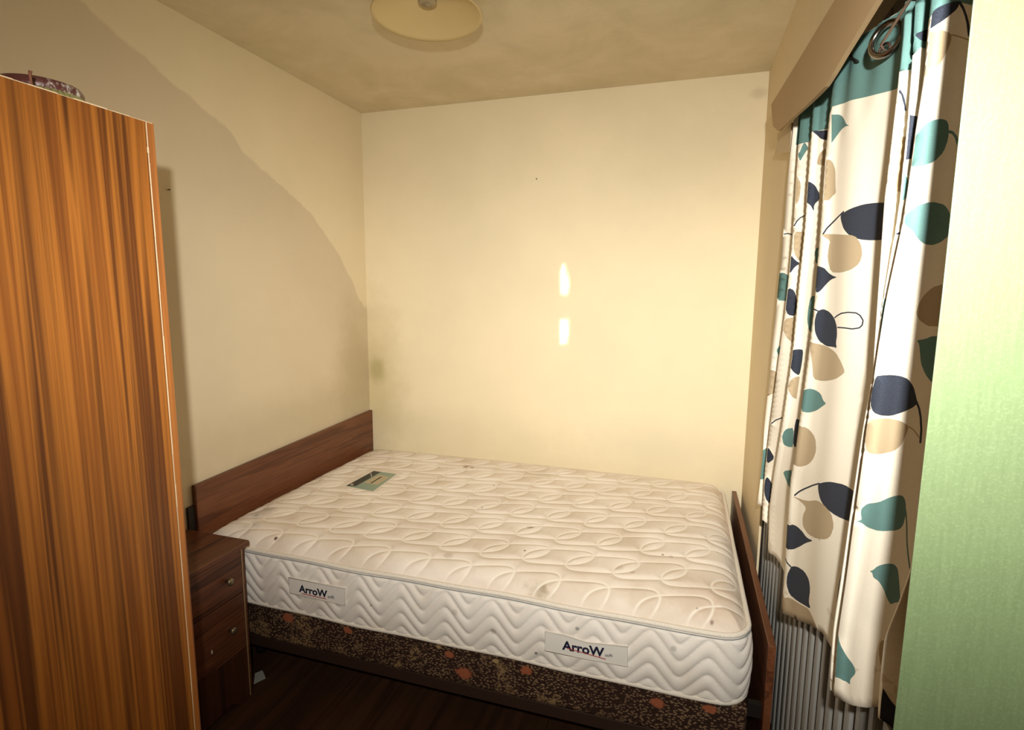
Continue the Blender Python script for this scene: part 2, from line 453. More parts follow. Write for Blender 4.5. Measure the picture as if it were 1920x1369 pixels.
R0 = 0.066
lathe('band', [(R0-.004, .020), (R0, .021), (R0+.003, .024), (R0+.003, .036), (R0-.001, .043), (R0-.007, .045), (R0-.012, .041), (R0-.026, .039), (0.0001, .038)], M_band, bc, root, 56)
bm = bmesh.new()
for k in range(44):
    a = 2*math.pi*k/44; ca, sa = math.cos(a), math.sin(a)
    pts = [(R0-.005, .028), (R0+.002, .021), (R0+.009, .012), (R0+.015, .004)]
    add_tube(bm, [bc + Vector((r*ca, r*sa, h)) for r, h in pts], [.003, .0052, .0055, .004], 8)
ribs = finish('ribs', bm, M_straw, root, smooth=True); ribs['kind'] = 'stuff'
lathe('lining', [(R0-.010, .024), (R0-.004, .018), (R0+.008, .001), (R0+.006, .001), (R0-.012, .018), (R0-.012, .024)], M_cabv, bc, root, 40)
adopt(root)
sp = hx(57, 133, -1.125); sp.z = ZW
st_ = tube('wooden_stick', [(sp.x, sp.y, ZW-.0005), (sp.x-.001, sp.y-.001, hx(57, 141, -1.125).z), (sp.x, sp.y, hx(57, 133, -1.125).z)], [.0022, .0022, .0030], flat('reddish_wood', (.22, .09, .05), .6))
tag(st_, 'thin reddish stick standing upright on the wardrobe in front of the basket', 'stick')

# ------------------------------------------------------------------ bedside cabinet
XC, YC1, YC0 = -1.44, 1.452, 1.02
ZCt = H - 0.878
root = empty('bedside_cabinet', ((XC+XL)/2, (YC0+YC1)/2, 0))
tag(root, 'narrow dark brown bedside cabinet with drawers between wardrobe and bed', 'cabinet')
boxes('body', [(XL+.003, XC-.02, YC1-.016, YC1, 0, ZCt-.02), (XL+.003, XC-.02, YC0, YC0+.016, 0, ZCt-.02),
               (XL+.003, XL+.01, YC0+.016, YC1-.016, .05, ZCt-.02), (XL+.01, XC-.02, YC0+.016, YC1-.016, .10, .116),
               (XC-.02, XC-.001, YC1-.014, YC1, 0, ZCt-.02), (XC-.02, XC-.001, YC0, YC0+.014, 0, ZCt-.02)], M_cab, root, .001)
box('cabinet_top', XL+.003, XC+.014, YC0-.008, YC1+.012, ZCt-.02, ZCt, M_cab, root, .004)
box('edging', XC-.001, XC+.0012, YC1-.0155, YC1-.0115, .01, ZCt-.022, M_strip, root)['label'] = 'thin pale vertical edging strip'
zd = [(H-1.058, ZCt-.024), (H-1.256, H-1.062)]
for z0, z1 in zd:
    d = box('drawer', XC-.02, XC, YC0+.015, YC1-.016, z0, z1, M_cab, root, .002)
    for y in (1.366, 1.115):
        lathe('knob', [(.006, 0), (.005, .010), (.011, .014), (.0130, .019), (.011, .023), (.006, .025), (.0001, .0255)], M_brass, (XC, y, (z0+z1)/2-.004), d, 20, 'X')
box('lower_rail', XC-.02, XC-.001, YC0+.015, YC1-.016, H-1.268, H-1.259, M_cab, root)
bm = bmesh.new()
pts = [Vector((XC-.012, YC0+.015, .0)), Vector((XC-.012, YC0+.05, .0)), Vector((XC-.012, YC0+.09, .03)), Vector((XC-.012, YC1-.09, .03)), Vector((XC-.012, YC1-.05, .0)), Vector((XC-.012, YC1-.016, .0)), Vector((XC-.012, YC1-.016, H-1.27)), Vector((XC-.012, YC0+.015, H-1.27))]
prism('kick_panel', pts, (.009, 0, 0), M_cabv, root)
ch = box('paint_fleck', XC, XC+.001, 1.287, 1.291, H-1.200, H-1.188, M_white, root)
adopt(root)

# paper scrap on the floor
pz = [(476,1283),(498,1272),(492,1258),(478,1264)]
sc_ = prism('paper_scrap', [hz(x, y, .0005) + Vector((0,0,0)) for x, y in pz], (0, 0, .003), flat('grey_white_card', (.40, .42, .38), .7))
tag(sc_, 'small pale scrap lying on the dark floor beside the bedside cabinet', 'paper')

# ------------------------------------------------------------------ bed
MX0, MX1, MY0, MY1 = -1.690, 0.218, 1.504, 2.700
ZS, ZM = H-0.944, H-1.149                        # top seam, underside
root = empty('bed', ((MX0+MX1)/2, (MY0+MY1)/2, 0))
tag(root, 'double bed base in dark floral fabric with brown wooden headboard and footboard', 'bed')
hb = [(XL+.003, 1.500, H-.905), (XL+.003, 2.712, H-.905), (XL+.003, 2.712, H-.690), (XL+.003, 1.500, H-.724)]
hb[0] = (XL+.003, 1.500, H-1.10); hb[1] = (XL+.003, 2.712, H-1.10)
prism('headboard', hb, (.018, 0, 0), M_head, root, .002)
box('batten', XL+.003, XL+.012, 1.470, 1.497, H-1.10, H-.80, M_black, root)
prism('footboard', [(.262, 1.508, .06), (.262, 2.712, .06), (.262, 2.712, H-.945), (.262, 1.508, H-.950)], (.020, 0, 0), M_head, root, .002)
# floral fabric
mt, t, b = new_mat('floral_upholstery', 0.85, 0.15)
v = coords(t)
vo = t.nodes.new('ShaderNodeTexVoronoi'); vo.inputs['Scale'].default_value = 95; vo.inputs['Randomness'].default_value = 1
vw = t.nodes.new('ShaderNodeVectorMath'); vw.operation = 'MULTIPLY'; vw.inputs[1].default_value = (1.0, 1, 1.7)
t.links.new(v, vw.inputs[0]); t.links.new(vw.outputs[0], vo.inputs['Vector'])
sp_ = ramp(t, vo.outputs['Distance'], [(0.30, 1.0), (0.46, 0.0)])
c = mixc(t, sp_, (0.030, 0.014, 0.010), mixc(t, noise(t, v, 9, 2), (0.13, 0.075, 0.045), (0.27, 0.18, 0.10)))
fl = ramp(t, noise(t, v, 11, 3, .6), [(0.56, 0.0), (0.64, 1.0)])
pet = ramp(t, noise(t, v, 55, 3, .6, 1.5), [(0.47, 0.0), (0.53, 1.0)])
c = mixc(t, mnode(t, 'MULTIPLY', fl, mnode(t, 'MULTIPLY', pet, .8)), c, (0.25, 0.16, 0.075))
wv = noise(t, v, 60, 3)
for px, py, r in ((540,1158,.028),(652,1182,.020),(843,1228,.020),(822,1213,.012),(930,1240,.012),(987,1258,.024),(965,1235,.012),(870,1262,.030),(1233,1318,.024),(1330,1330,.02)):
    p = hy(px, py, 1.512)
    c = mixc(t, mnode(t, 'MULTIPLY', spot_mask(t, v, p, (r*.85, .2, r*.6), .25, wv), .85), c, (0.34, 0.10, 0.045) if r != .012 else (0.36, 0.25, 0.11))
base(t, b, c); bump(t, b, noise(t, v, 500, 2), .3, .001); M_floral = mt
box('divan_base', MX0+.008, MX1+.006, 1.512, 2.705, H-1.288, ZM-.001, M_floral, root, .012)
box('bottom_rail', MX0+.012, MX1+.004, 1.517, 2.700, H-1.330, H-1.288, M_darkwood, root, .003)
for x in (MX0+.10, MX1-.10):
    for y in (1.66, 2.58):
        lathe('leg', [(.018, 0), (.022, .03), (.028, H-1.3304), (.0001, H-1.3304)], M_black, (x, y, 0), root, 16)
box('side_bracket', MX1+.008, .262, 1.545, 1.565, H-1.20, H-1.16, M_black, root)
adopt(root)
p = hy(1428, 1276, 1.50)

# ------------------------------------------------------------------ mattress
def grid_obj(name, V, nx, ny, mat, parent, flip=False):
    idx = np.arange(nx*ny).reshape(nx, ny)
    q = np.stack([idx[:-1,:-1], idx[1:,:-1], idx[1:,1:], idx[:-1,1:]], -1).reshape(-1, 4)
    if flip: q = q[:, ::-1]
    return q
def loop_lines(X, Y):
    """distance to the stitched lines: chains of slanting loops that overlap in long narrow lenses"""
    d = np.full(X.shape, 1.0)
    y = MY0 + .025; row = 0
    while y < MY1 + .1:
        x = MX0 - .1 + (row % 2)*.075; k = 0
        while x < MX1 + .15:
            th = math.radians(34 + 3*math.sin(k*1.7+row)); a, bb = .120, .056
            cy = y + .004*math.sin(k*2.3)
            mk = (np.abs(X-x) < .135) & (np.abs(Y-cy) < .115)
            xs, ys = X[mk]-x, Y[mk]-cy
            u = xs*math.cos(th)+ys*math.sin(th); w = -xs*math.sin(th)+ys*math.cos(th)
            w = w + .018*np.sin(u/a*2.2)
            q = (u/a)**2+(w/bb)**2
            g = 2*np.sqrt((u/a**2)**2+(w/bb**2)**2)+1e-6
            d[mk] = np.minimum(d[mk], np.abs(q-1)/g)
            x += .150; k += 1
        y += .172; row += 1
    return d
mt, t, b = new_mat('quilted_white_ticking', 0.75, 0.2)
v = coords(t)
c = mixc(t, ramp(t, noise(t, v, 5, 5), [(0.40, 0.0), (0.68, 1.0)]), (0.80, 0.725, 0.645), (0.68, 0.58, 0.48))
wv = noise(t, v, 45, 4)
def top(px, py): return hz(px, py, H-.886)
BR = (0.24, 0.14, 0.06); GY = (0.20, 0.19, 0.18); RD = (0.22, 0.06, 0.05)
for px, py, r, sc, am in ((993,988,.014,BR,.75),(1004,1100,.05,(0.40,.32,.22),.6),(1015,1092,.02,(.30,.24,.14),.5),(1002,1117,.005,(.08,.06,.04),.9),
    (1258,1044,.007,RD,.9),(1243,1041,.004,RD,.8),(1308,1131,.004,(.12,.05,.04),.9),(1336,1146,.006,(.10,.05,.05),.8),(1248,1152,.005,BR,.9),(1276,1163,.005,(.32,.22,.05),.8),
    (1186,1073,.008,BR,.35),(1160,1065,.014,BR,.25),(517,1001,.006,(.08,.04,.03),.95),(490,962,.05,GY,.22),(470,985,.035,GY,.2),(503,955,.02,GY,.3),(496,951,.008,GY,.5),(480,966,.01,GY,.35),(761,909,.006,RD,.7),
    (874,876,.014,BR,.6),(885,878,.01,BR,.5),(900,920,.004,BR,.6),(926,910,.003,GY,.9),(840,1040,.015,BR,.3),(862,1128,.003,GY,.9),(975,1095,.004,GY,.9),(984,1032,.004,BR,.8),
    (1050,980,.003,GY,.8),(1188,941,.005,BR,.7),(1280,925,.003,BR,.8),(904,950,.004,GY,.7),(1396,1050,.004,GY,.8),(1330,1120,.10,(.50,.36,.26),.3),(1300,1180,.006,BR,.4),(1205,1110,.05,(.55,.45,.34),.35),(740,870,.05,(.5,.42,.3),.3),(1010,890,.06,(.5,.4,.27),.4),(700,845,.08,(.5,.42,.3),.4)):
    c = mixc(t, mnode(t, 'MULTIPLY', spot_mask(t, v, top(px, py), (r, r, .05), .45, wv), am), c, sc)
at = t.nodes.new('ShaderNodeAttribute'); at.attribute_name = 'stitching'
c = mixc(t, mnode(t, 'MULTIPLY', at.outputs['Fac'], .85), c, (0.92, 0.87, 0.79))
base(t, b, c)
bump(t, b, noise(t, v, 700, 2), .35, .001)
M_tick = mt
mt, t, b = new_mat('quilted_side_ticking', 0.7, 0.2)
v = coords(t)
c = mixc(t, ramp(t, noise(t, v, 6, 5), [(0.45, 0.0), (0.75, 1.0)]), (0.80, 0.755, 0.70), (0.72, 0.655, 0.58))
for px, py, r, sc, am in ((697,1134,.004,BR,.9),(1083,1177,.006,GY,.7),(1006,1223,.005,(.10,.10,.14),.8),(926,1182,.010,BR,.4),(854,1146,.010,BR,.3),(1263,1214,.008,GY,.4)):
    c = mixc(t, mnode(t, 'MULTIPLY', spot_mask(t, v, hy(px, py, 1.495), (r, .05, r), .4, None), am), c, sc)
base(t, b, c); bump(t, b, noise(t, v, 600, 2), .35, .001); M_tick_side = mt
M_tape = cloth_mat('binding_tape', (0.80, 0.74, 0.65), .85, 350)
M_cord = cloth_mat('blue_grey_cord', (0.30, 0.31, 0.30), .8, 300)

root = empty('mattress', ((MX0+MX1)/2, (MY0+MY1)/2, ZM))
tag(root, 'stained white quilted mattress lying on the bed base', 'mattress')
RC = 0.075
def round_corners(X, Y):
    X = X.copy(); Y = Y.copy()
    for sxx, x_c in ((-1, MX0+RC), (1, MX1-RC)):
        for syy, y_c in ((-1, MY0+RC), (1, MY1-RC)):
            mk = ((X-x_c)*sxx > 0) & ((Y-y_c)*syy > 0)
            u = (X[mk]-x_c)/RC; w = (Y[mk]-y_c)/RC
            X[mk] = x_c + RC*u*np.sqrt(1-w*w/2); Y[mk] = y_c + RC*w*np.sqrt(1-u*u/2)
    return X, Y
nx, ny = 640, 400
gx = np.linspace(MX0, MX1, nx); gy = np.linspace(MY0, MY1, ny)
GX, GY_ = np.meshgrid(gx, gy, indexing='ij')
dx = np.minimum(GX-MX0, MX1-GX); dy = np.minimum(GY_-MY0, MY1-GY_)
de = np.minimum(dx, dy) - np.maximum(0, .08-np.abs(dx-dy))*.12
de = np.maximum(de, 0)
RX, RY = round_corners(GX, GY_)
Z = ZS + .058*(1-np.exp(-de/.035)) - .006*np.sin(np.pi*np.clip((GX-MX0)/(MX1-MX0),0,1))*0
Z += .004*np.sin(GX*3.1+1)*np.sin(GY_*4.0)*np.clip(de/.1,0,1)*np.clip(np.abs(GX+1.37)/.3,0,1)
dq = loop_lines(RX, RY)
fade = np.clip(de/.03, 0, 1)
lab = np.clip(np.maximum(np.abs(RX+1.366)-.085, np.abs(RY-2.168)-.135)/.02, 0, 1)      # flat under the sewn label
fade = fade*lab
Z += fade*(.0062*(1-np.exp(-(dq/.013)**1.4)) - .0035)
ns = 14
V = np.stack([RX, RY, Z], -1).reshape(-1, 3)
idx = np.arange(nx*ny).reshape(nx, ny)
q = np.stack([idx[:-1,:-1], idx[1:,:-1], idx[1:,1:], idx[:-1,1:]], -1).reshape(-1, 4)
per = np.concatenate([idx[:-1, 0], idx[-1, :-1], idx[:0:-1, -1], idx[0, :0:-1]])
PX = V[per]
# resample the perimeter evenly
seg = np.linalg.norm(np.roll(PX, -1, 0)[:, :2]-PX[:, :2], axis=1); cum = np.concatenate([[0], np.cumsum(seg)])
L = cum[-1]; NP = 1240
s = np.linspace(0, L, NP, endpoint=False)
PXc = np.concatenate([PX, PX[:1]])
px_ = np.interp(s, cum, PXc[:, 0]); py_ = np.interp(s, cum, PXc[:, 1])
tx_ = np.roll(px_, -3)-np.roll(px_, 3); ty_ = np.roll(py_, -3)-np.roll(py_, 3); ln = np.hypot(tx_, ty_)
nxo, nyo = ty_/ln, -tx_/ln
NZ = 56
tz = np.linspace(0, 1, NZ)
S, T = np.meshgrid(s, tz, indexing='ij')
zz_ = ZM + (ZS-ZM)*T
lam, per_z, A = L/38, .050, .048
wave = A*(2/np.pi)*np.arcsin(.88*np.sin(2*np.pi*S/lam + .5))*1.15
ph = (zz_-ZM - wave)/per_z
puff = np.abs(np.sin(np.pi*ph))**0.6
out = .010*np.sin(np.pi*T)**.7 + .0075*puff*np.clip(np.minimum(T, 1-T)/.07, 0, 1)
SV = np.stack([px_[:, None]+nxo[:, None]*out, py_[:, None]+nyo[:, None]*out, zz_], -1).reshape(-1, 3)
def mesh_np(name, V, q, mats, parent, smooth=True):
    me = bpy.data.meshes.new(name)
    me.vertices.add(len(V)); me.vertices.foreach_set('co', V.astype(np.float32).ravel())
    me.loops.add(q.size); me.loops.foreach_set('vertex_index', q.astype(np.int32).ravel())
    me.polygons.add(len(q)); me.polygons.foreach_set('loop_start', np.arange(0, q.size, q.shape[1], dtype=np.int32))
    me.polygons.foreach_set('use_smooth', np.ones(len(q), dtype=bool))
    me.update(calc_edges=True); me.validate()
    return link(name, me, mats, parent)
qt = mesh_np('quilted_top', V, q, M_tick, root)
at_ = qt.data.attributes.new('stitching', 'FLOAT', 'POINT')
at_.data.foreach_set('value', (fade*np.exp(-(dq/.0034)**2)).astype(np.float32).ravel())
i2 = np.arange(NP*NZ).reshape(NP, NZ); i2n = np.roll(i2, -1, 0)
q2 = np.stack([i2[:, :-1], i2n[:, :-1], i2n[:, 1:], i2[:, 1:]], -1).reshape(-1, 4)
side = mesh_np('quilted_side', SV, q2, M_tick_side, root)
prism('underside', [(x, y, ZM+.002) for x, y in ((MX0+.03, MY0+.03), (MX1-.03, MY0+.03), (MX1-.03, MY1-.03), (MX0+.03, MY1-.03))], (0, 0, .01), M_tick_side, root)
def edge_loop(off, z):
    k = np.arange(0, NP, 4)
    return [(px_[i]+nxo[i]*off, py_[i]+nyo[i]*off, z + .0022*math.sin(s[i]*7)+.0015*math.sin(s[i]*17)) for i in k]
# the binding hugs the top and bottom edges; the outside ribbing is in the mesh
def piping(name, off, z, r, mat, label=None):
    bm = bmesh.new(); add_tube(bm, edge_loop(off, z), r, 10, True)
    o = finish(name, bm, mat, root, smooth=True)
    if label: o['label'] = label
piping('binding', .001, ZS+.004, .0075, M_tape)
piping('cord', .0068, ZS-.0052, .0017, M_cord, 'thin blue-grey cord under the top binding')
piping('binding', .004, ZM+.008, .0080, M_tape)

# clear label pockets and their lettering
M_pocket = flat('milky_plastic_sleeve', (0.76, 0.73, 0.68), 0.25, 0.5)
M_seam = flat('pocket_seam', (0.50, 0.46, 0.40), 0.4, 0.4)
M_ink = flat('navy_ink', (0.012, 0.012, 0.035), 0.5)
M_red = flat('red_ink', (0.35, 0.02, 0.02), 0.5)
YL = MY0 - .0205
def text_on(parent, word, p0, p1, mat, name='lettering', bold=0.0, off=.0006):
    """a word whose baseline runs from p0 to p1 on the front side of the mattress"""
    cu = bpy.data.curves.new(name, 'FONT'); cu.body = word; cu.size = 1; cu.extrude = 0.004; cu.offset = bold
    o = bpy.data.objects.new(name, cu); COL.objects.link(o)
    dg = bpy.context.evaluated_depsgraph_get(); me = bpy.data.meshes.new_from_object(o.evaluated_get(dg))
    bpy.data.objects.remove(o)
    xs = [v.co.x for v in me.vertices]; w = max(xs)-min(xs); x0 = min(xs)
    d = Vector(p1)-Vector(p0); k = d.length/w; ang = math.atan2(d.z, d.x)
    for v in me.vertices:
        x, z = (v.co.x-x0)*k, v.co.y*k
        v.co = Vector((p0[0]+x*math.cos(ang)-z*math.sin(ang), p0[1]-off-v.co.z*k*2-.0003, p0[2]+x*math.sin(ang)+z*math.cos(ang)))
    return link(name, me, mat, parent)
def pocket(px, words):
    P = [hy(x, y, YL) for x, y in px]
    o = prism('label_pocket', P, (0, .008, 0), M_pocket, root)
    o['label'] = 'clear plastic name pocket'
    bm = bmesh.new(); add_tube(bm, [p + Vector((0, -.0006, 0)) for p in P], .0011, 6, True)
    finish('seam', bm, M_seam, o, smooth=True)
    for wd, a, bpt, mt_, bd in words:
        text_on(o, wd, hy(*a, YL), hy(*bpt, YL), mt_, 'lettering', bd)
    return o
o1 = pocket([(541,1083),(647,1104),(646,1135),(544,1112)], [('ArroW', (561,1109), (614,1121), M_ink, .03), ('soft', (615,1121), (627,1123), M_ink, 0)])
o2 = pocket([(1022,1184),(1060,1192),(1100,1205),(1177,1213),(1177,1250),(1100,1236),(1022,1220)], [('ArroW', (1054,1217), (1133,1232), M_ink, .03), ('soft', (1135,1231), (1149,1232), M_ink, 0)])
for o, a, bq in ((o1, (566,1113), (612,1123)), (o2, (1063,1215), (1136,1236))):
    bm = bmesh.new(); add_tube(bm, [hy(*a, YL)+Vector((0,-.001,0)), hy(*bq, YL)+Vector((0,-.001,0))], .0012, 6)
    finish('red_stroke', bm, M_red, o)

# glossy printed label on the top
def up(px, py, dz=0):
    p = hz(px, py, ZS+.0592+dz); return p
M_l_dark = flat('label_dark', (0.045, 0.05, 0.05), .35); M_l_teal = flat('label_teal', (0.27, 0.36, 0.29), .35)
M_l_beige = flat('label_beige', (0.50, 0.42, 0.28), .4); M_l_line = flat('label_line', (0.55, 0.5, 0.45), .4)
lb = prism('printed_label', [up(*p) for p in ((701,883),(743,889),(699,921),(649,911))], (0, 0, -.004), M_l_teal, root)
lb['label'] = 'dark and teal printed label on top'
prism('dark_triangle', [up(*p, .0006) for p in ((701,883),(714,885),(667,911.5),(649,911))], (0,0,-.0005), M_l_dark, lb)
prism('beige_panel', [up(*p, .0006) for p in ((711,890),(728,894),(736,891),(708,909),(681,905))], (0,0,-.0005), M_l_beige, lb)
prism('line', [up(*p, .0012) for p in ((694.5,887),(696,887),(697.5,894),(696,894.5))], (0,0,-.0005), M_l_line, lb)
prism('small_print', [up(*p, .0012) for p in ((713,894),(717,894),(697,906),(694,906))], (0,0,-.0005), M_l_dark, lb)
prism('round_mark', [up(660+3*math.cos(a), 908.5+1.6*math.sin(a), .0012) for a in [i*math.pi/5 for i in range(10)]], (0,0,-.0005), M_l_beige, lb)
adopt(root)

# ------------------------------------------------------------------ radiator
mt, t, b = new_mat('radiator_enamel', 0.4, 0.4); base(t, b, (0.25, 0.245, 0.23)); M_rad = mt
root = empty('radiator', (.36, 1.4, .12))
tag(root, 'grey ribbed radiator under the window behind the curtain hem', 'radiator')
RY0, RY1, RZ0, RZ1 = 0.72, 2.085, .13, H-.62
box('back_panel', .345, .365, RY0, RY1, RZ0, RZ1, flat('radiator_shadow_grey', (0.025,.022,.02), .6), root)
lst = []; y = RY0+.012
while y < RY1-.02:
    lst.append((.314, .345, y, y+.029, RZ0+.012, RZ1-.012)); y += .057
boxes('ribs', lst, M_rad, root, .006)
box('rail', .330, .345, RY0, RY1, RZ1-.012, RZ1, M_rad, root, .002)
box('rail', .330, .345, RY0, RY1, RZ0, RZ0+.012, M_rad, root, .002)
box('end_cap', .312, .365, RY1, RY1+.012, RZ0, RZ1, M_black, root)
tube('pipe', [(.355, RY1-.03, RZ0), (.355, RY1-.03, .0)], .009, M_rad, root)
for yb in (.95, 1.85): box('wall_bracket', .365, RECX-.001, yb, yb+.03, .3, .6, M_black, root)
adopt(root)

# ------------------------------------------------------------------ ceiling light
mt, t, b = new_mat('cream_lamp_shade', 0.35, 0.4); base(t, b, (0.66, 0.52, 0.25))
b.inputs['Transmission Weight'].default_value = 0.0; M_shade = mt
LC = Vector((-.827, 1.713, H))
root = empty('ceiling_light', (LC.x, LC.y, ZC))
tag(root, 'cream conical shade light fixed close under the ceiling', 'ceiling light')
RS = .176
sh = [(RS, .868), (RS*.94, .8765), (RS*.72, .898), (RS*.45, .918), (.038, .930), (.036, .932), (RS*.45, .9215), (RS*.72, .902), (RS*.94, .881), (RS+.002, .872), (RS, .868)]
lathe('shade', sh, M_shade, LC, root, 72)
lathe('lamp_holder', [(.0001, .902), (.008, .902), (.0085, .906), (.014, .904), (.0145, .907), (.022, .905), (.028, .908), (.030, .914), (.030, .932), (.0001, .932)], flat('holder_plastic', (.40, .32, .19), .4), LC, root, 32)
lathe('ceiling_rose', [(.050, .9345), (.050, .946), (.0001, .946), (.0001, .9325), (.040, .9325), (.050, .9345)], M_white, LC, root, 32)
adopt(root)

# ------------------------------------------------------------------ curtain
XF, XBK = 0.274, 0.306
E_ = {
 0: [(1500,120),(1492,200),(1487,250),(1472,400),(1458,550),(1445,700),(1433,800),(1429,860),(1420,945),(1417,1000)],
 1: [(1516,120),(1506,200),(1500,270),(1491,400),(1481,511),(1471,602),(1459,702),(1447,790),(1435,880),(1430,970),(1427,1040)],
 2: [(1536,100),(1529,180),(1523,276),(1512,420),(1499,534),(1487,669),(1471,786),(1450,905),(1443,957),(1441,1038),(1437,1100)],
 3: [(1580,60),(1564,170),(1552,294),(1543,420),(1528,585),(1509,736),(1494,860),(1486,898),(1475,1052),(1467,1149),(1463,1220)],
 4: [(1702,-40),(1698,60),(1687,166),(1676,270),(1665,368),(1659,467),(1652,568),(1642,702),(1622,803),(1613,860),(1594,985),(1581,1083),(1567,1180),(1560,1298),(1557,1400)],
 5: [(1722,-40),(1716,60),(1712,140),(1701,276),(1690,400),(1670,510),(1657,580),(1645,702),(1625,803),(1616,865),(1597,990),(1584,1088),(1570,1185),(1563,1302),(1560,1400)],
 6: [(1757,-40),(1748,40),(1737,147),(1720,245),(1708,337),(1696,420),(1682,487),(1665,568),(1649,669),(1629,803),(1620,868),(1600,995),(1587,1091),(1573,1188),(1566,1305),(1563,1400)],
 7: [(1845,-40),(1835,100),(1815,300),(1793,500),(1765,700),(1742,900),(1722,1050),(1692,1130),(1660,1205),(1654,1290),(1650,1345),(1648,1420)],
 8: [(1875,-40),(1865,100),(1845,300),(1825,500),(1805,700),(1780,900),(1757,1050),(1740,1200),(1728,1300),(1712,1450)],
}
NF = 8
XFs = {0:.280, 1:.277, 2:.275, 3:.270, 4:.276, 5:.276, 6:.268, 7:.274, 8:.274}
ZG = np.linspace(H-.86, H+.56, 72)
def edge_curve(pts, X, shift=0):
    P = [hx(x+shift, y, X) for x, y in pts]
    z = np.array([p.z for p in P]); yy = np.array([p.y for p in P]); o = np.argsort(z)
    return np.interp(ZG, z[o], yy[o])
FY = {k: edge_curve(E_[k], XFs[k]) for k in E_}
BY = {}
for k in range(NF):
    gap = edge_curve(E_[k+1], XBK, 5)
    BY[k] = gap
# keep the plan ordered far -> near
for k in range(NF):
    FY[k+1] = np.minimum(FY[k+1], FY[k]-.004)
    BY[k] = np.minimum(np.maximum(BY[k], FY[k+1]+.001), np.maximum(FY[k], FY[k+1]+.002)+.03)
W = [max(.03, float(np.mean(FY[k]-BY[k]))) for k in range(NF)]
U0 = np.concatenate([[0], np.cumsum([w+.05 for w in W])])
def xprof(k, s_):
    s_ = min(max(s_, 0), 1)
    return XFs[k] + (XBK-XFs[k])*(.22*(1-(1-min(s_/.15, 1))**2) + .78*s_)
def surf(U, z):
    """curtain sheet -> world; U runs from the far edge to the near one"""
    k = int(min(NF-1, max(0, np.searchsorted(U0, U, 'right')-1)))
    f0 = float(np.interp(z, ZG, FY[k])); b0 = float(np.interp(z, ZG, BY[k])); f1 = float(np.interp(z, ZG, FY[k+1]))
    a = U-U0[k]
    if a <= W[k]:
        s_ = a/W[k]; x = xprof(k, s_); y = f0 + (b0-f0)*s_
        x += .0030*math.sin(s_*7+z*3+k)*math.sin(math.pi*s_)*min(1, W[k]/.2)
        if k == 3 and z > H+.28: x += .006*math.sin(s_*16)*math.sin(math.pi*s_)*(z-H-.28)/.2
    else:
        s_ = (a-W[k])/.05; x = XBK + (XFs[k+1]-XBK)*(0.5-0.5*math.cos(math.pi*s_)); y = b0 + (f1-b0)*s_
    x += .0012*math.sin(z*9+U*6)
    return Vector((x, y, z))
def to_uv(px, py, k):
    """point of the print on fold k seen at this pixel -> cloth coordinates (U, z)"""
    lo, hi = -.25, 1.25
    for _ in range(26):
        s_ = (lo+hi)/2; p = hx(px, py, xprof(k, s_))
        f0 = float(np.interp(p.z, ZG, FY[k])); b0 = float(np.interp(p.z, ZG, BY[k]))
        if p.y > f0 + (b0-f0)*s_: hi = s_
        else: lo = s_
    s_ = min(max(s_, -.02), 1.0)
    return (U0[k] + W[k]*s_, hx(px, py, xprof(k, s_)).z)
A_ = lambda x, y: (1380+x/3.26, y/3.26)
B_ = lambda x, y: (1380+x/2.977, 400+y/2.977)
C_ = lambda x, y: (1380+x/2.588, 840+y/2.588)
PRINT = []   # (material index, fold, pixel polygon)
def pr(mi, k, f, pts): PRINT.append((mi, k, [f(x, y) if f else (x, y) for x, y in pts]))
def stem(mi, k, f, pts, w=3.0):
    P = [f(x, y) if f else (x, y) for x, y in pts]; Lf, Rt = [], []
    # smooth a little
    Q = []
    for i in range(len(P)-1):
        for s_ in (0, .5): Q.append((P[i][0]+(P[i+1][0]-P[i][0])*s_, P[i][1]+(P[i+1][1]-P[i][1])*s_))
    Q.append(P[-1])
    for i, p in enumerate(Q):
        a = Q[max(0, i-1)]; c = Q[min(len(Q)-1, i+1)]; dx_, dy_ = c[0]-a[0], c[1]-a[1]; l = math.hypot(dx_, dy_) or 1
        Lf.append((p[0]-dy_/l*w/2, p[1]+dx_/l*w/2)); Rt.append((p[0]+dy_/l*w/2, p[1]-dx_/l*w/2))
    PRINT.append((mi, k, Lf+Rt[::-1]))
NV, TE, BE = 1, 2, 3
# teal heading band
# fold 3, the broad panel
pr(TE, 3, A_, [(590,700),(640,700),(670,728),(690,758),(712,765),(680,772),(650,792),(620,832),(590,875)])
pr(BE, 3, A_, [(560,975),(580,975),(600,995),(615,1040),(615,1140),(618,1180),(600,1195),(575,1225),(545,1225)])
pr(NV, 3, None, [(1672,380),(1644,380),(1622,383),(1601,391),(1581,402),(1580,408),(1582,416),(1587,429),(1598,441),(1615,449),(1635,451),(1670,449)])
stem(NV, 3, None, [(1588,396),(1574,407),(1562,418),(1552,428),(1544,440)], 2.8)
pr(BE, 3, B_, [(485,116),(540,116),(600,118),(680,123),(708,170),(715,230),(700,280),(660,315),(600,332),(530,330),(512,250),(520,190),(530,152),(490,128)])
pr(NV, 3, B_, [(430,295),(490,300),(520,335),(545,350),(572,356),(530,370),(500,400),(475,430),(455,445),(430,420)])
pr(NV, 3, B_, [(450,555),(466,540),(488,534),(520,550),(552,585),(570,630),(572,680),(564,725),(570,753),(545,746),(500,742),(460,712),(440,665),(438,605)])
stem(NV, 3, B_, [(552,585),(575,570),(600,559),(640,553),(680,556),(700,570),(715,598),(710,625),(695,640),(660,646),(620,640),(572,637)], 2.6)
stem(NV, 3, B_, [(430,530),(450,542),(470,552)], 2.6)
pr(BE, 3, B_, [(415,720),(500,740),(565,778),(598,830),(620,885),(600,905),(560,928),(480,938),(430,925),(425,850)])
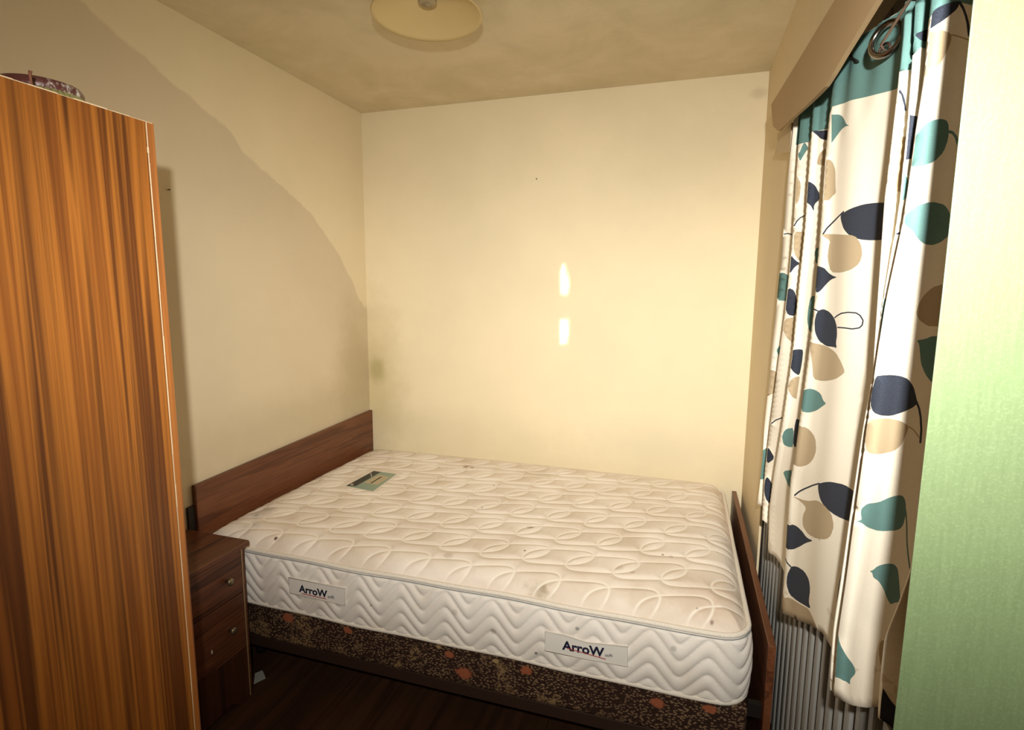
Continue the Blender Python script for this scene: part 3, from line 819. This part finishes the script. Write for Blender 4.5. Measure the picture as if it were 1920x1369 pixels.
pr(TE, 3, B_, [(385,985),(410,978),(440,985),(470,1008),(483,1045),(503,1062),(478,1078),(445,1102),(405,1114),(365,1105),(365,1020)])
pr(BE, 3, None, [(1495,798),(1515,802),(1528,820),(1530,845),(1524,862),(1515,872),(1500,876),(1485,868),(1480,810)])
pr(NV, 3, C_, [(400,175),(435,167),(470,165),(530,178),(570,208),(590,235),(580,290),(575,355),(545,355),(495,332),(445,292),(415,250),(403,210)])
stem(NV, 3, C_, [(288,232),(310,213),(335,198),(370,182),(410,172)], 3.0)
pr(BE, 3, C_, [(275,232),(340,258),(400,254),(440,280),(473,320),(484,380),(470,428),(450,446),(400,442),(350,420),(325,380),(325,330),(342,292),(320,262)])
pr(NV, 3, C_, [(240,368),(290,373),(320,400),(342,435),(378,452),(340,460),(310,480),(280,494),(240,490)])
pr(NV, 3, C_, [(272,574),(300,576),(330,598),(355,640),(362,690),(352,745),(364,782),(338,768),(300,745),(262,712),(246,665),(250,615)])
stem(NV, 3, C_, [(235,530),(252,560),(272,580)], 2.5)
pr(BE, 3, C_, [(215,720),(262,726),(320,765),(352,782),(385,835),(412,890),(300,855),(215,835)])
pr(NV, 3, C_, [(540,620),(522,700),(518,780),(508,828),(498,820),(496,740),(505,660),(518,600)])
pr(NV, 3, C_, [(604,150),(608,200),(603,240),(588,246),(590,200)])
# near fold 6
pr(NV, 6, A_, [(1188,165),(1195,95),(1225,52),(1290,22),(1362,6),(1348,55),(1290,108),(1240,145),(1182,178)])
stem(NV, 6, A_, [(1355,12),(1382,50),(1402,90),(1418,140),(1430,225)], 6)
pr(BE, 6, A_, [(1180,200),(1215,183),(1260,187),(1312,208),(1308,260),(1280,330),(1240,400),(1155,470),(1150,300)])
stem(BE, 6, A_, [(1310,215),(1360,228),(1425,245)], 3)
pr(TE, 6, A_, [(1095,830),(1150,762),(1200,735),(1250,727),(1280,737),(1293,772),(1290,850),(1262,930),(1210,990),(1140,1017),(1070,1020)])
stem(TE, 6, A_, [(1290,805),(1320,812),(1345,840),(1368,910)], 6)
pr(TE, 6, None, [(1698,405),(1717,387),(1746,378),(1771,384),(1783,400),(1788,430),(1780,443),(1765,454),(1748,460),(1735,458),(1725,450),(1713,432),(1698,422)])
pr(BE, 6, B_, [(1200,392),(1165,395),(1100,413),(1052,455),(1022,508),(1010,562),(1030,600),(1080,630),(1200,634)])
pr(TE, 6, B_, [(1013,708),(1060,703),(1110,684),(1150,690),(1140,965),(1105,945),(1068,900),(1040,840),(1032,770),(1028,730)])
pr(NV, 6, B_, [(790,912),(820,904),(880,902),(930,908),(968,925),(998,968),(1012,1020),(1022,1062),(990,1087),(935,1112),(880,1132),(820,1130),(775,1112),(758,1065),(770,985)])
stem(NV, 6, B_, [(1012,1045),(1032,1090),(1042,1140),(1046,1210),(1040,1285)], 4.5)
pr(BE, 6, B_, [(745,1158),(800,1146),(870,1145),(930,1160),(972,1190),(955,1235),(932,1290),(890,1330),(800,1348),(735,1335),(725,1260)])
stem(BE, 6, B_, [(968,1190),(1000,1210),(1035,1255)], 2.6)
pr(TE, 6, C_, [(578,355),(600,352),(612,345),(607,315),(612,292),(640,270),(700,265),(750,240),(790,229),(812,232),(826,258),(828,318),(812,378),(785,400),(700,405),(640,385),(610,362)])
stem(TE, 6, C_, [(826,298),(832,380),(832,450),(838,520),(850,598)], 3)
pr(TE, 6, C_, [(652,598),(668,593),(690,572),(730,560),(765,562),(785,585),(792,640),(797,700),(800,750),(775,748),(748,760),(728,725),(712,680),(692,645),(668,628),(665,606)])
stem(TE, 6, C_, [(794,740),(802,780),(816,832)], 3)
pr(BE, 6, C_, [(697,940),(712,931),(735,942),(770,978),(785,1010),(775,1040),(735,1125),(712,1108),(700,1050),(690,985)])
pr(TE, 6, C_, [(470,870),(490,880),(505,950),(535,1005),(580,1060),(588,1095),(558,1125),(560,1150),(540,1135),(515,1125),(470,1090)])
pr(NV, 7, None, [(1655,1290),(1667,1310),(1685,1330),(1690,1400),(1668,1380),(1650,1350),(1646,1330)])
# folds 4 and 5
pr(BE, 4, A_, [(955,850),(990,836),(1038,838),(1040,1000),(1030,1140),(1005,1170),(970,1172),(935,1160)])
stem(NV, 4, A_, [(992,545),(1008,580),(1020,620),(1028,680)], 3)
pr(NV, 5, A_, [(1085,215),(1150,185),(1200,165),(1190,258),(1140,258),(1110,240)])
pr(NV, 5, A_, [(1040,705),(1120,718),(1105,850),(1082,965),(1030,980)])
pr(TE, 5, B_, [(800,475),(870,478),(850,620),(820,725),(795,700)])
stem(NV, 5, B_, [(865,135),(880,122),(900,115),(925,108)], 2.6)
pr(TE, 5, A_, [(1030,1060),(1058,1130),(1045,1200),(1020,1230)])
# fold 2
pr(NV, 2, A_, [(470,800),(500,800),(580,795),(580,862),(530,850),(500,828)])
pr(BE, 2, A_, [(505,975),(520,940),(550,908),(590,905),(590,1020),(550,1015),(500,1005)])
pr(NV, 2, A_, [(430,1108),(455,1110),(490,1135),(520,1180),(520,1220),(480,1252),(480,1295),(455,1250),(425,1240)])
pr(NV, 2, B_, [(300,775),(320,762),(350,758),(376,762),(370,830),(355,908),(322,886),(298,852)])
pr(BE, 2, B_, [(310,925),(335,912),(357,912),(340,1038),(315,1025),(290,975)])
pr(NV, 2, B_, [(342,1143),(370,1160),(355,1310),(325,1300),(330,1200)])
pr(TE, 2, B_, [(262,1252),(268,1225),(285,1203),(327,1196),(327,1306),(295,1305),(270,1290)])
pr(TE, 2, B_, [(420,462),(460,460),(445,670),(412,660),(398,600),(402,540)])
pr(TE, 2, C_, [(228,112),(285,106),(280,200),(262,190),(245,158)])
pr(TE, 2, B_, [(445,200),(475,185),(465,280),(448,280)])
# folds 1 and 0
pr(TE, 1, A_, [(362,955),(392,935),(410,890),(425,868),(450,905),(430,930),(412,960),(398,985),(385,955)])
pr(BE, 1, A_, [(345,1078),(380,1080),(402,1125),(390,1220),(375,1250),(340,1240)])
pr(NV, 1, B_, [(280,470),(292,415),(325,430),(345,500),(332,575),(290,567),(275,530)])
pr(TE, 1, B_, [(338,540),(362,575),(370,620),(348,655),(330,645)])
pr(NV, 1, B_, [(305,232),(330,262),(358,280),(328,298),(300,338),(295,300)])
pr(BE, 1, B_, [(325,102),(390,105),(370,272),(345,262),(322,220)])
pr(BE, 1, B_, [(270,590),(330,578),(322,722),(290,702),(264,655)])
stem(NV, 1, B_, [(325,72),(340,45),(360,25),(388,12)], 2.2)
stem(NV, 1, B_, [(200,1175),(225,1155),(265,1140)], 2.2)
pr(NV, 1, C_, [(135,190),(142,150),(155,140),(178,180),(180,215),(162,272),(142,245)])
pr(NV, 1, C_, [(150,0),(162,0),(190,50),(150,78)])
pr(TE, 0, B_, [(235,335),(262,330),(300,350),(298,490),(225,486),(222,400)])
pr(TE, 0, B_, [(228,765),(248,735),(275,770),(295,812),(250,842),(246,800)])
pr(BE, 0, B_, [(185,870),(235,885),(225,1000),(165,1020)])
pr(TE, 0, C_, [(118,0),(152,0),(145,150),(108,150)])
stem(NV, 0, B_, [(262,118),(290,112),(322,122)], 2.2)

# hem and heading in cloth coordinates
hem_px = {0: [(1420,945),(1428,949)], 1: [(1430,977),(1440,984)], 2: [(1442,1037),(1454,1044),(1464,1060),(1472,1076)], 3: [(1468,1150),(1490,1161),(1520,1172),(1545,1186),(1553,1198),(1560,1212)],
          4: [(1560,1297)], 5: [(1563,1301)], 6: [(1567,1306),(1580,1314),(1600,1323),(1625,1327),(1646,1325)], 7: [(1654,1350),(1690,1390)]}
top_px = {0: [(1490,215),(1500,205)], 1: [(1508,190),(1518,175)], 2: [(1532,160),(1550,135)], 3: [(1570,120),(1597,90),(1612,74),(1628,58),(1645,46),(1663,36),(1680,24),(1692,14)], 4: [(1700,2)], 5: [(1718,-20)], 6: [(1750,-40),(1790,-60)], 7: [(1850,-70)]}
band_px = {0: [(1487,272),(1500,271)], 1: [(1502,270),(1526,264)], 2: [(1528,246),(1550,243)], 3: [(1566,198),(1600,188),(1640,178),(1684,166)], 4: [(1689,129)], 5: [(1713,92)], 6: [(1745,28),(1760,18),(1790,4)], 7: [(1840,-10)]}
def line_uv(d): return sorted([to_uv(x, y, k) for k in d for x, y in d[k]])
hem, topl, band = line_uv(hem_px), line_uv(top_px), line_uv(band_px)
UMAX = float(U0[NF]) - .052
hu = np.array([p[0] for p in hem]); hz_ = np.array([p[1] for p in hem]); tu = np.array([p[0] for p in topl]); tzz = np.array([p[1] for p in topl])
def zhem(U): return float(np.interp(U, hu, hz_))
def ztop(U): return min(float(np.interp(U, tu, tzz)), H+.555)
nu = int(UMAX/.0075); us = np.linspace(0, UMAX, nu)
verts, edges = [], []
def loop(pts):
    i0 = len(verts); verts.extend(pts)
    n = len(pts); edges.extend([(i0+i, i0+(i+1) % n) for i in range(n)])
outline = [(u, zhem(u)) for u in us] + [(UMAX, zhem(UMAX)+(ztop(UMAX)-zhem(UMAX))*i/40) for i in range(1, 40)] + \
          [(u, ztop(u)) for u in us[::-1]] + [(0, ztop(0)+(zhem(0)-ztop(0))*i/40) for i in range(1, 40)]
loop(outline)
polys = []
bu_ = np.array([p[0] for p in band]); bz_ = np.array([p[1] for p in band])
bl = [(float(u), min(float(np.interp(u, bu_, bz_)), ztop(u)-.004)) for u in us[1:-1:3]]
bpoly = bl + [(float(u), ztop(u)-.0004) for u in us[1:-1:3]][::-1]
polys.append((TE, bpoly)); loop(bpoly)
def densify(p, d):
    o = []
    for i in range(len(p)):
        a = p[i]; c = p[(i+1) % len(p)]; n = max(1, int(math.hypot(c[0]-a[0], c[1]-a[1])/d))
        for j in range(n): o.append((a[0]+(c[0]-a[0])*j/n, a[1]+(c[1]-a[1])*j/n))
    return o
def chaikin(p):
    o = []
    for i in range(len(p)):
        a = p[i]; c = p[(i+1) % len(p)]
        if math.hypot(c[0]-a[0], c[1]-a[1]) > 40: o += [a, c] if not o or o[-1] != a else [c]; continue
        o += [(a[0]*.8+c[0]*.2, a[1]*.8+c[1]*.2), (a[0]*.2+c[0]*.8, a[1]*.2+c[1]*.8)]
    return o
for mi, k, px in PRINT:
    uv = [to_uv(x, y, k) for x, y in chaikin(px)]
    uv = [(min(max(u, 0.0), UMAX), min(max(z, zhem(u)), ztop(u))) for u, z in uv]
    cl = []
    for q_ in uv:
        if not cl or math.hypot(q_[0]-cl[-1][0], q_[1]-cl[-1][1]) > 8e-4: cl.append(q_)
    if len(cl) > 2 and math.hypot(cl[0][0]-cl[-1][0], cl[0][1]-cl[-1][1]) < 8e-4: cl.pop()
    if len(cl) < 3: continue
    polys.append((mi, cl)); loop(densify(cl, .01))
for i, u in enumerate(us[1:-1]):
    a, c = zhem(u), ztop(u); n = 76
    for j in range(1, n): verts.append((float(u), a+(c-a)*(j+.5*(i % 2)*.8)/(n+.5)))
vo_, ed_, fa_, *_r = delaunay_2d_cdt([Vector(p) for p in verts], edges, [], 0, 1e-5)
def inside(pt, poly):
    x, y = pt; c = False; n = len(poly); j = n-1
    for i in range(n):
        xi, yi = poly[i]; xj, yj = poly[j]
        if (yi > y) != (yj > y) and x < (xj-xi)*(y-yi)/(yj-yi)+xi: c = not c
        j = i
    return c
bb_ = [(min(p[0] for p in pl), max(p[0] for p in pl), min(p[1] for p in pl), max(p[1] for p in pl)) for mi, pl in polys]
fm, ff = [], []
for f in fa_:
    cx = sum(vo_[i].x for i in f)/len(f); cy = sum(vo_[i].y for i in f)/len(f)
    if not (0 <= cx <= UMAX) or cy < zhem(cx)-1e-5 or cy > ztop(cx)+1e-5: continue
    mi = 0
    for (m_, pl), bx in zip(polys, bb_):
        if bx[0] <= cx <= bx[1] and bx[2] <= cy <= bx[3] and inside((cx, cy), pl): mi = m_
    if mi == 0 and 0.055 < cy-zhem(cx) < 0.0575: mi = 4
    fm.append(mi); ff.append(tuple(f))
me = bpy.data.meshes.new('fabric')
me.from_pydata([surf(min(max(v_.x, 0), UMAX), v_.y) for v_ in vo_], [], ff)
me.polygons.foreach_set('material_index', fm); me.polygons.foreach_set('use_smooth', [True]*len(ff)); me.update()
root = empty('curtain', (XF, 1.3, H+.5))
tag(root, 'off-white curtain with navy, teal and beige leaf print at the window', 'curtain')
fab = link('fabric', me, [M_cloth, M_navy, M_teal, M_beige, M_hem], root)
so = fab.modifiers.new('thickness', 'SOLIDIFY'); so.thickness = .0014; so.offset = 1

# eyelets on the heading
def eyelet(c, nrm, R_, r_, parent):
    nrm = nrm.normalized(); a = nrm.cross(Vector((0,0,1))).normalized(); bq = nrm.cross(a)
    bm = bmesh.new()
    add_tube(bm, [c + a*math.cos(i*math.pi/20)*R_ + bq*math.sin(i*math.pi/20)*R_ for i in range(40)], r_, 12, True)
    return finish('eyelet', bm, M_chrome, parent, smooth=True)
rc = hx(1663, 73, .2925); rn = Vector((-.75, -.62, .12))
ey = eyelet(rc, rn, .0250, .0052, root)
# darker inner tube of the eyelet and the small ring hanging in it
bm = bmesh.new(); n_ = rn.normalized(); a = n_.cross(Vector((0,0,1))).normalized(); bq = n_.cross(a)
c2 = rc + n_*.003
add_tube(bm, [c2 + Vector((0,0,-.016)) + a*math.cos(i*math.pi/12)*.0085 + bq*math.sin(i*math.pi/12)*.0085 for i in range(24)], .0020, 8, True)
finish('hook_ring', bm, M_darkwood, root, smooth=True)
adopt(root)
w1 = hx(1652, 84, .284); w2 = hx(1706, 0, .262); w3 = w2 + (w2-w1)*1.2
wr = tube('curtain_wire', [w1 + Vector((.008, .008, -.008)), w1, w2, w3], .0022, M_wire)
tag(wr, 'thin brown wire threaded through the metal ring at the curtain top', 'wire')
# black clip on the heading
cp = [hx(*p, .279) for p in ((1590,103),(1594,101),(1607,116),(1602,118))]
tag(prism('curtain_hook', cp, (.004, 0, 0), M_black), 'small black hook pinned in the teal curtain heading', 'hook')
